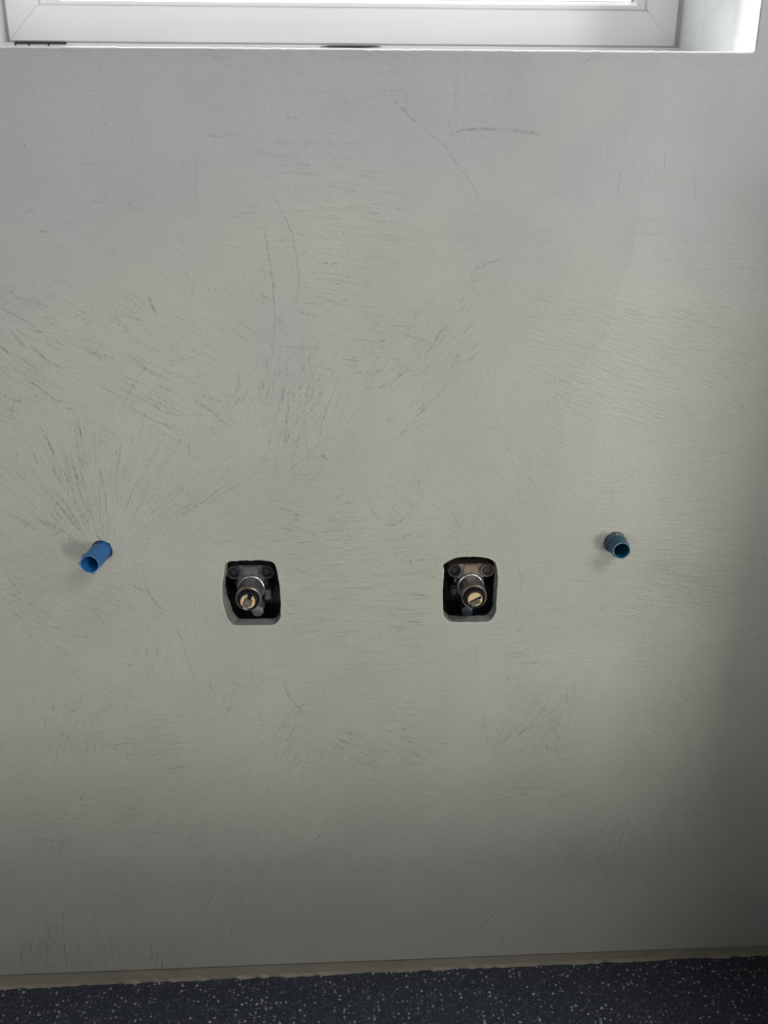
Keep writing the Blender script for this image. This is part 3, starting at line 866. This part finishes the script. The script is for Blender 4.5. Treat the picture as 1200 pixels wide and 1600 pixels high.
    me.polygons.foreach_set('loop_start', np.arange(0, allf.size, 4, dtype=np.int32))
    me.polygons.foreach_set('material_index', np.concatenate([np.zeros(n_fine, np.int32), np.array(extra_m, np.int32)]))
    me.update(calc_edges=True)
    me.validate()
    at = me.attributes.new('trowel', 'FLOAT_COLOR', 'POINT')
    at.data.foreach_set('color', trow.astype(np.float32).ravel())
    sm = np.ones(len(me.polygons), bool)
    sm[n_fine:] = np.array(extra_m) == 1
    me.polygons.foreach_set('use_smooth', sm)
    return structure(link('wall_back', me, [M_PLASTER, M_RECESS]))


def recess_back(o, left, other, low_left):
    """outline of a cut-out at its back: its left flank leans in"""
    c = o.mean(0)
    r = o.copy()
    w = np.clip((c[0] - o[:, 0]) / 0.02, 0, 1)
    r[:, 0] += w * (left + low_left * np.clip((c[1] + 0.004 - o[:, 1]) / 0.02, 0, 1))
    r[:, 0] -= np.clip((o[:, 0] - c[0]) / 0.02, 0, 1) * other
    r[:, 1] -= np.clip((o[:, 1] - c[1]) / 0.02, 0, 1) * 0.0006
    return r


make_wall()

# base strip below the coat, set back a little, with an uneven lower edge


def floor_z(x):
    return -0.0114 + (x + 0.4225) * (0.0123 / 0.8583)


def make_baseboard():
    bm = bmesh.new()
    r = random.Random(5)
    n = 420
    X0, X1 = -1.6, 1.9
    top, bot, mid = [], [], []
    for k in range(n + 1):
        x = X0 + (X1 - X0) * k / n
        zt = float(wall_bottom(x)) + 0.004
        top.append(bm.verts.new((x, 0.0042, zt)))
        mid.append(bm.verts.new((x, 0.0042 + r.uniform(-.0002, .0002), floor_z(x) + 0.004)))
        bot.append(bm.verts.new((x, 0.0036 + r.uniform(-.0018, .0012), floor_z(x) - 0.0005)))
    for k in range(n):
        bm.faces.new((top[k], top[k + 1], mid[k + 1], mid[k]))
        bm.faces.new((mid[k], mid[k + 1], bot[k + 1], bot[k]))
    tb = [bm.verts.new((v.co.x, 0.04, v.co.z)) for v in (top[0], top[-1])]
    bm.faces.new([*reversed(top), tb[0], tb[1]])
    return structure(from_bm('baseboard_back', bm, M_BASE))


make_baseboard()

bm = bmesh.new()
c = [bm.verts.new((x, y, floor_z(x) - d)) for d in (0, 0.05) for x, y in ((-1.6, 0.05), (1.9, 0.05), (1.9, -2.2), (-1.6, -2.2))]
for f in ((0, 1, 2, 3), (7, 6, 5, 4), (0, 4, 5, 1), (1, 5, 6, 2), (2, 6, 7, 3), (3, 7, 4, 0)):
    bm.faces.new([c[i] for i in f])
structure(from_bm('floor', bm, M_FLOOR))

# the rest of the room, behind and beside the camera
bm = bmesh.new()
box(bm, -1.7, -1.6, -2.3, 0.24, -0.12, 2.55)
structure(from_bm('wall_left', bm, M_ROOM))
bm = bmesh.new()
box(bm, 1.9, 2.0, -2.3, 0.24, -0.12, 2.55)
structure(from_bm('wall_right', bm, M_ROOM))
bm = bmesh.new()
for x0, x1, z0, z1 in ((-1.6, -1.06, -0.12, 2.5), (-0.26, -0.1, -0.12, 2.5), (0.7, 1.21, -0.12, 2.5), (-0.1, 0.7, -0.12, 1.2), (-0.1, 0.7, 1.8, 2.5), (1.71, 1.9, -0.12, 2.5), (-1.06, -0.26, -0.12, 0.2),
                       (-1.06, -0.26, 1.0, 2.5), (1.21, 1.71, -0.12, 0.08), (1.21, 1.71, 0.68, 2.5)):
    box(bm, x0, x1, -2.3, -2.2, z0, z1)
structure(from_bm('wall_front', bm, M_ROOM))
bm = bmesh.new()
box(bm, -1.7, 2.0, -2.3, 0.24, 2.45, 2.55)
structure(from_bm('ceiling', bm, M_ROOM))
bm = bmesh.new()
box(bm, -1.58, 1.88, -0.70, -0.60, -0.03, 0.29)  # added out of view to shade the bottom of the wall
structure(from_bm('low_light_blocker', bm, M_BLOCKER))
bm = bmesh.new()
box(bm, 0.52, 0.62, -0.44, 0.0, -0.03, 0.78)  # unseen block added to shade the wall's lower right
structure(from_bm('side_light_blocker', bm, M_BLOCKER))

# ------------------------------------------------------------------ window over the wall
# plastered reveal: sill with rounded white nose, both flanks, head
bm = bmesh.new()
prof = [(0.17, 0.905), (0.17, 0.9156), (0.0015, 0.9158), (0.0004, 0.9155), (-0.0003, 0.9149), (-0.0002, 0.9143), (0.0006, 0.9138), (0.012, 0.9136), (0.012, 0.905)]
r = random.Random(3)
nn = 160
rows = []
for k in range(nn + 1):
    x = WIN_X0 + (WIN_X1 - 0.002 - WIN_X0) * k / nn
    j = r.uniform(-.00022, .00022)
    rows.append([bm.verts.new((x, y, z + (j if 1 < i < 7 else 0))) for i, (y, z) in enumerate(prof)])
for a, b in zip(rows, rows[1:]):
    for i in range(len(prof)):
        i2 = (i + 1) % len(prof)
        bm.faces.new((a[i], b[i], b[i2], a[i2]))
bm.faces.new(rows[0])
bm.faces.new(rows[-1])
structure(from_bm('trim_1', bm, M_REVEAL, smooth=50))
bm = bmesh.new()
box(bm, WIN_X1, WIN_X1 + 0.006, 0.002, 0.24, WIN_Z0, WIN_Z1 + 0.006)
structure(from_bm('trim_2', bm, M_REVEAL))
bm = bmesh.new()
box(bm, WIN_X0 - 0.006, WIN_X0, 0.002, 0.24, WIN_Z0, WIN_Z1 + 0.006)
structure(from_bm('trim_3', bm, M_REVEAL))
bm = bmesh.new()
box(bm, WIN_X0, WIN_X1, 0.0002, 0.24, WIN_Z1, WIN_Z1 + 0.006)
structure(from_bm('trim_4', bm, M_REVEAL))

FX0, FX1, FZ0, FZ1 = -0.3405, 0.2842, 0.9475, 1.355


def rect_loft(bm, prof, x0, x1, z0, z1, close=True):
    loops = []
    for ins, y in prof:
        loops.append([bm.verts.new(p) for p in ((x0 + ins, y, z0 + ins), (x1 - ins, y, z0 + ins), (x1 - ins, y, z1 - ins), (x0 + ins, y, z1 - ins))])
    n = len(loops)
    for i in range(n if close else n - 1):
        a, b = loops[i], loops[(i + 1) % n]
        for k in range(4):
            bm.faces.new((a[k], a[(k + 1) % 4], b[(k + 1) % 4], b[k]))


win = structure(bpy.data.objects.new('window_1', None))
COL.objects.link(win)
bm = bmesh.new()
rect_loft(bm, [(0, 0.235), (0, 0.1725), (0.0012, 0.1705), (0.003, 0.170), (0.0285, 0.170), (0.0300, 0.1708), (0.0308, 0.173), (0.0308, 0.235)], FX0, FX1, FZ0, FZ1)
from_bm('window_frame', bm, M_PVC, win, smooth=35)
bm = bmesh.new()
rect_loft(bm, [(0.0309, 0.20), (0.0309, 0.1738), (0.0318, 0.1732), (0.0345, 0.1738), (0.0388, 0.179), (0.0395, 0.186), (0.0395, 0.20)], FX0, FX1, FZ0, FZ1)
from_bm('glazing_bead', bm, M_PVC, win, smooth=35)
bm = bmesh.new()
rect_loft(bm, [(0.0390, 0.1880), (0.0390, 0.1866), (0.0408, 0.1864), (0.0412, 0.1880)], FX0, FX1, FZ0, FZ1)
from_bm('glazing_seal', bm, M_PVC_EDGE, win)
bm = bmesh.new()
box(bm, FX0 + 0.038, FX1 - 0.038, 0.1885, 0.1925, FZ0 + 0.038, FZ1 - 0.038)
from_bm('pane', bm, M_GLASS, win)
# mitre joints of the frame corners
for sx, x, wd in ((1, FX0, 0.00018), (-1, FX1, 0.00045)):
    bm = bmesh.new()
    a, b = 0.0015, 0.0300
    t = wd
    prism(bm, [(x + sx * a - t, FZ0 + a + t), (x + sx * a + t, FZ0 + a - t), (x + sx * b + t, FZ0 + b - t), (x + sx * b - t, FZ0 + b + t)], 0.1698, 0.1712)
    from_bm('mitre_joint', bm, M_JOINT if sx < 0 else M_PVC_EDGE, win)
# sill connection profile under the frame with its drain openings
bm = bmesh.new()
box(bm, WIN_X0, WIN_X1, 0.1716, 0.235, 0.9156, 0.9471)
from_bm('sill_profile', bm, M_PVC, win)
bm = bmesh.new()
box(bm, -0.3355, -0.2885, 0.1702, 0.1720, 0.9459, 0.9473)
for x in (-0.3350, -0.3228, -0.3046):
    box(bm, x - 0.0005, x + 0.0005, 0.1702, 0.1720, 0.9400, 0.9465)
from_bm('drain_slot', bm, M_GAP, win)
bm = bmesh.new()
prism(bm, [(-0.053, 0.9455), (-0.040, 0.9450), (-0.015, 0.9448), (0.004, 0.9458), (0.0, 0.9464), (-0.020, 0.9466), (-0.045, 0.9464)], 0.1702, 0.1720)
from_bm('drain_slot', bm, M_GAP, win)
bm = bmesh.new()
box(bm, FX1 + 0.0002, WIN_X1, 0.1775, 0.235, 0.9156, WIN_Z1)
from_bm('side_seal', bm, M_PVC_EDGE, win)
bm = bmesh.new()
box(bm, WIN_X0, FX0 - 0.0002, 0.1775, 0.235, 0.9156, WIN_Z1)
from_bm('side_seal', bm, M_PVC_EDGE, win)

# ------------------------------------------------------------------ the two recessed valves


def key_bar(bm, cx, cz, ang, along0, along1, width, y0, y1, side=0.0):
    """a bar across the spindle: runs from along0 to along1 in direction ang"""
    c, s = math.cos(ang), math.sin(ang)
    pts = []
    for u, v in ((along0, side - width / 2), (along1, side - width / 2), (along1, side + width / 2), (along0, side + width / 2)):
        pts.append((cx + u * c - v * s, cz + u * s + v * c))
    return prism(bm, pts, y0, y1)


def make_valve(center, outline, back, label, plate_mat, socket_mats, port, port_mat, port_label, tab, tab_double, core, key, group):
    cx, cz = center
    root = thing('recessed_valve', label, 'valve', (cx, 0.0, cz), group=group)
    loc = lambda o: [(p[0] - cx, p[1] - cz) for p in o]
    # black housing lining the hole behind the plaster
    bm = bmesh.new()
    ob = loc(back)
    a = [bm.verts.new((x, 0.0142, z)) for x, z in ob]
    b = [bm.verts.new((x * 0.98, 0.048, z * 0.98)) for x, z in ob]
    a2 = [bm.verts.new((x * 1.04, 0.0142, z * 1.03)) for x, z in ob]
    b2 = [bm.verts.new((x * 1.04, 0.050, z * 1.03)) for x, z in ob]
    n = len(a)
    for k in range(n):
        k2 = (k + 1) % n
        bm.faces.new((a[k], a[k2], b[k2], b[k]))
        bm.faces.new((a[k], a2[k], a2[k2], a[k2]))
        bm.faces.new((a2[k], b2[k], b2[k2], a2[k2]))
    bm.faces.new(b)
    bm.faces.new(b2)
    from_bm('housing', bm, M_HOUSING, root, smooth=40)
    # mounting plate: two round ears joined by a web, with the hub below
    ex, ez = 0.0155, 0.0160
    bm = bmesh.new()
    prism(bm, [(-ex, ez - 0.0056), (-0.0085, 0.004), (0.0085, 0.004), (ex, ez - 0.0056), (ex, ez + 0.0058), (-ex, ez + 0.0058)], 0.0175, 0.030)
    prism(bm, [(-0.0075, 0.012), (0.0075, 0.012), (0.0060, ez + 0.0052), (-0.0060, ez + 0.0052)], 0.0160, 0.018)
    for s in (-1, 1):
        prism(bm, circle_pts(s * ex, ez, 0.0067, 28), 0.0172, 0.031)
    prism(bm, circle_pts(0, -0.002, 0.0150, 40), 0.026, 0.046)
    from_bm('mounting_plate', bm, plate_mat, root, smooth=35)
    for s, (ringm, sockm) in zip((-1, 1), socket_mats):
        bm = bmesh.new()
        lathe(bm, [(0.0066, 0.0172), (0.0066, 0.0142), (0.0061, 0.0136), (0.0056, 0.0136), (0.0050, 0.0146), (0.0050, 0.0168)], s * ex, ez, 32, closed=True)
        sc = from_bm('bolt', bm, ringm, root, smooth=35)
        bm = bmesh.new()
        hexo = circle_pts(s * ex, ez, 0.0049, 6, 0.2)
        hexi = circle_pts(s * ex, ez, 0.0041, 6, 0.2)
        va = [bm.verts.new((x, 0.0148, z)) for x, z in hexo]
        vb = [bm.verts.new((x, 0.0140, z)) for x, z in hexi]
        vc = [bm.verts.new((x, 0.0168, z)) for x, z in hexi]
        for k in range(6):
            k2 = (k + 1) % 6
            bm.faces.new((va[k], va[k2], vb[k2], vb[k]))
            bm.faces.new((vb[k], vb[k2], vc[k2], vc[k]))
        bm.faces.new(vc)
        from_bm('hex_socket', bm, sockm, sc)
    # body tube
    bm = bmesh.new()
    lathe(bm, [(0.0132, 0.040), (0.0132, 0.0145), (0.01315, 0.0139), (0.0129, 0.0134), (0.0126, 0.0131), (0.0122, 0.0129), (0.0119, 0.0128), (0.0117, 0.0120), (0.0117, -0.0044), (0.0112, -0.0050), (0.0102, -0.0050), (0.0102, 0.002)], 0, 0, 56)
    from_bm('valve_body', bm, M_BODY, root, smooth=35)
    bm = bmesh.new()
    lathe(bm, [(0.0108, -0.003), (0.0118, -0.0046), (0.0120, -0.0052), (0.0120, -0.0066), (0.0117, -0.0072), (0.0117, -0.0084), (0.0119, -0.0090), (0.0118, -0.0102), (0.0110, -0.0110), (0.0102, -0.0106), (0.0098, -0.0090), (0.0098, -0.003)], 0, 0, 56, closed=True)
    from_bm('collar', bm, M_COLLAR, root, smooth=30)
    # black seal ring around the spindle
    bm = bmesh.new()
    lathe(bm, [(0.0096, 0.003), (0.0096, -0.0140), (0.0090, -0.0156), (0.0082, -0.0160), (0.0073, -0.0154), (0.0070, -0.0140), (0.0070, 0.003)], 0, 0, 48, closed=True)
    for k in range(20):
        aa = 2 * math.pi * k / 20
        prism(bm, circle_pts(0.0088 * math.cos(aa), 0.0088 * math.sin(aa), 0.0005, 6), -0.0158, -0.0146)
    from_bm('seal_ring', bm, M_SEAL, root, smooth=35)
    # brass spindle, slotted
    bm = bmesh.new()
    lathe(bm, [(0.0069, 0.0), (0.0069, -0.0160), (0.0065, -0.0166)], 0, 0, 40)
    sp = from_bm('spindle', bm, M_BRASS, root, smooth=30)
    for kind, mat_, args in core:
        bm = bmesh.new()
        for g in args:
            key_bar(bm, 0, 0, *g)
        from_bm(kind, bm, mat_, sp)
    # small side port of the valve below the spindle
    bm = bmesh.new()
    px, pz = port
    lathe(bm, [(0.0056, 0.034), (0.0056, 0.0085), (0.0052, 0.0075), (0.0035, 0.0068)], px, pz, 32)
    prism(bm, [(px - 0.004, pz), (px + 0.004, pz), (px * 0.4 + 0.004, -0.009), (px * 0.4 - 0.004, -0.009)], 0.011, 0.034)
    po = from_bm('side_port', bm, port_mat, root, smooth=40)
    po['label'] = port_label
    # plastic tab beside the body with raised marks
    tx, tz = tab
    bm = bmesh.new()
    box(bm, tx - 0.0034, tx + 0.0034, 0.0165, 0.046, tz - 0.0052, tz + 0.0056, 0.0005)
    tb = from_bm('side_tab', bm, M_TAB if tab_double else M_HOUSING, root)
    bm = bmesh.new()

    def tor(x, z, r, w):
        lathe(bm, [(r + w, 0.0166), (r + w, 0.0158), (r - w, 0.0158), (r - w, 0.0166)], x, z, 20, closed=True)
    if tab_double:
        tor(tx, tz + 0.0026, 0.0015, 0.0005)
        tor(tx, tz - 0.0018, 0.0013, 0.0006)
        box(bm, tx - 0.0028, tx - 0.0014, 0.0158, 0.0166, tz + 0.0040, tz + 0.0048)
    else:
        tor(tx + 0.0005, tz + 0.0005, 0.0015, 0.0005)
        key_bar(bm, tx, tz - 0.0034, math.radians(35), 0, 0.0018, 0.0005, 0.0158, 0.0166)
        key_bar(bm, tx, tz - 0.0034, math.radians(145), 0, 0.0016, 0.0005, 0.0158, 0.0166)
    from_bm('raised_mark', bm, M_TAB_MARK, tb)
    return root


VG = 'recessed valves in the wall'
bk_l = recess_back(OUT_L, 0.0012, 0.0005, 0.0024)
bk_r = recess_back(OUT_R, 0.0008, 0.0010, 0.0)
A1 = math.radians(68)
make_valve(LEFT_VALVE, OUT_L, bk_l,
           'metal valve in left wall recess with grey bar steeply across its brass spindle',
           M_DARK_PLATE, ((M_BOLT, M_SOCKET), (M_BOLT, M_SOCKET)),
           (0.0056, -0.0212), M_PORT, 'light grey side port', (0.0152, -0.0085), True,
           [('spindle_slot', M_SEAL, [(A1, -0.0040, 0.0030, 0.0010, -0.0169, -0.0160, 0.0031), (A1, -0.0040, 0.0030, 0.0010, -0.0169, -0.0160, -0.0031)]),
            ('spindle_key', M_KEY, [(A1, -0.0052, 0.0030, 0.0042, -0.0182, -0.0150, 0.0), (A1, -0.0048, -0.0012, 0.0034, -0.0186, -0.0150, 0.0)]),
            ('key_tip', M_KEY_LIGHT, [(A1, -0.0076, -0.0053, 0.0044, -0.0180, -0.0150, 0.0), (A1, -0.0012, -0.0004, 0.0040, -0.0186, -0.0180, 0.0)]),
            ('key_head', M_SEAL, [(A1, 0.0031, 0.0070, 0.0040, -0.0180, -0.0150, 0.0)])],
           None, VG)
A2 = math.radians(28)
make_valve(RIGHT_VALVE, OUT_R, bk_r,
           'metal valve with brown-stained mounting plate and slanting spindle slot in right wall recess',
           M_RUST_PLATE, ((M_BOLT, M_SOCKET), (M_RUST_PLATE, M_SOCKET_GREY)),
           (-0.0034, -0.0232), M_PORT_DARK, 'blue black side port', (-0.0158, -0.0062), False,
           [('spindle_slot', M_SEAL, [(A2, -0.0056, 0.0060, 0.0008, -0.0169, -0.0160, 0.0006), (A2, 0.0030, 0.0062, 0.0022, -0.0169, -0.0160, -0.0002)]),
            ('spindle_key', M_KEY_BROWN, [(A2, -0.0056, 0.0036, 0.0046, -0.0176, -0.0150, -0.0023)]),
            ('key_tip', M_KEY, [(A2, -0.0052, -0.0016, 0.0036, -0.0182, -0.0150, -0.0024), (A2, 0.0008, 0.0018, 0.0044, -0.0182, -0.0150, -0.0023)])],
           None, VG)

# ------------------------------------------------------------------ the two blue pipe plugs


def hexr(a):
    s = math.pi / 3
    return math.cos(math.pi / 6) / math.cos((a + 0.25) % s - s / 2)


def make_plug(name, label, loc, rot, length, r_out, r_in, mat, collar, crumb, hexed, lugs):
    root = thing('pipe_plug', label, 'pipe plug', loc, rot, 'blue pipe plugs in the wall')

    def rf(r, y, a):
        if r > r_in + 0.0004:                       # outside grows six-sided towards the mouth
            w = hexed * min(1, max(0, (-y - length * 0.55) / (length * 0.3)))
            return r * (1 - w) + (r_out * 0.985 / 0.93) * hexr(a) * w * (r / r_out)
        return r
    bm = bmesh.new()
    L_ = -length
    lathe(bm, [(r_out, 0.013), (r_out, 0.0), (r_out, L_ * 0.55), (r_out, L_ * 0.7), (r_out, L_ * 0.85), (r_out, L_ + 0.0008), (r_out - 0.0004, L_),
               (r_in + 0.0003, L_), (r_in, L_ + 0.0006), (r_in * 0.97, L_ * 0.5), (r_in * 0.93, 0.008), (0.002, 0.0085)], 0, 0, 60, rfun=rf)
    body = from_bm('plug_body', bm, mat, root, smooth=32)
    # small lugs on the rim
    bm = bmesh.new()
    for k in lugs:
        a = math.radians(k)
        x, z = r_out * math.cos(a), r_out * math.sin(a)
        n = 6
        prism(bm, circle_pts(x, z, 0.0011, n, a), L_ - 0.0002, L_ + 0.0055)
    if True:
        b2 = bmesh.new()
        lathe(b2, [(r_in + 0.0011, L_ + 0.0004), (r_in + 0.0011, L_ - 0.00025), (r_in + 0.0004, L_ - 0.00025), (r_in + 0.0004, L_ + 0.0004)], 0, 0, 60, closed=True)
        from_bm('worn_rim', b2, M_TEAL_WORN if collar else M_BLUE_WORN, root)
    if lugs:
        from_bm('rim_lug', bm, mat, root)
    else:
        bm.free()
    if collar:
        bm = bmesh.new()
        lathe(bm, [(r_out + 0.0001, 0.006), (0.0098, 0.006), (0.0100, 0.0), (0.0099, -0.0040), (0.0093, -0.0058), (r_out + 0.0001, -0.0062)], 0, 0, 48, closed=True)
        cl = from_bm('collar', bm, M_TEAL_COLLAR, root, smooth=35)
        cl['label'] = 'dusty blue grey collar'
    if crumb:
        bm = bmesh.new()
        r = random.Random(9)
        for k in range(9):
            a = math.radians(20 + 9 * k)
            q = bmesh.ops.create_icosphere(bm, subdivisions=1, radius=r.uniform(0.0006, 0.0013))
            for v in q['verts']:
                v.co += Vector((0.0098 * math.cos(a), -0.0035 - r.uniform(0, .002), 0.0098 * math.sin(a)))
        from_bm('plaster_crumb', bm, M_CRUMB, root)
    return root


make_plug('pipe_plug', 'bright blue open plastic pipe plug sticking far out of the wall left of both valves', (PLUG_L[0], 0, PLUG_L[1]),
          (math.radians(1), 0, math.radians(-3.5)), 0.031, 0.0086, 0.0073, M_BLUE, False, False, 0.35, (175, 130, 285))
make_plug('pipe_plug', 'short dull teal blue pipe plug with dusty collar, in the wall right of both valves', (PLUG_R[0], 0, PLUG_R[1]),
          (math.radians(0), 0, math.radians(0)), 0.021, 0.0086, 0.0068, M_TEAL, True, True, 0.8, ())
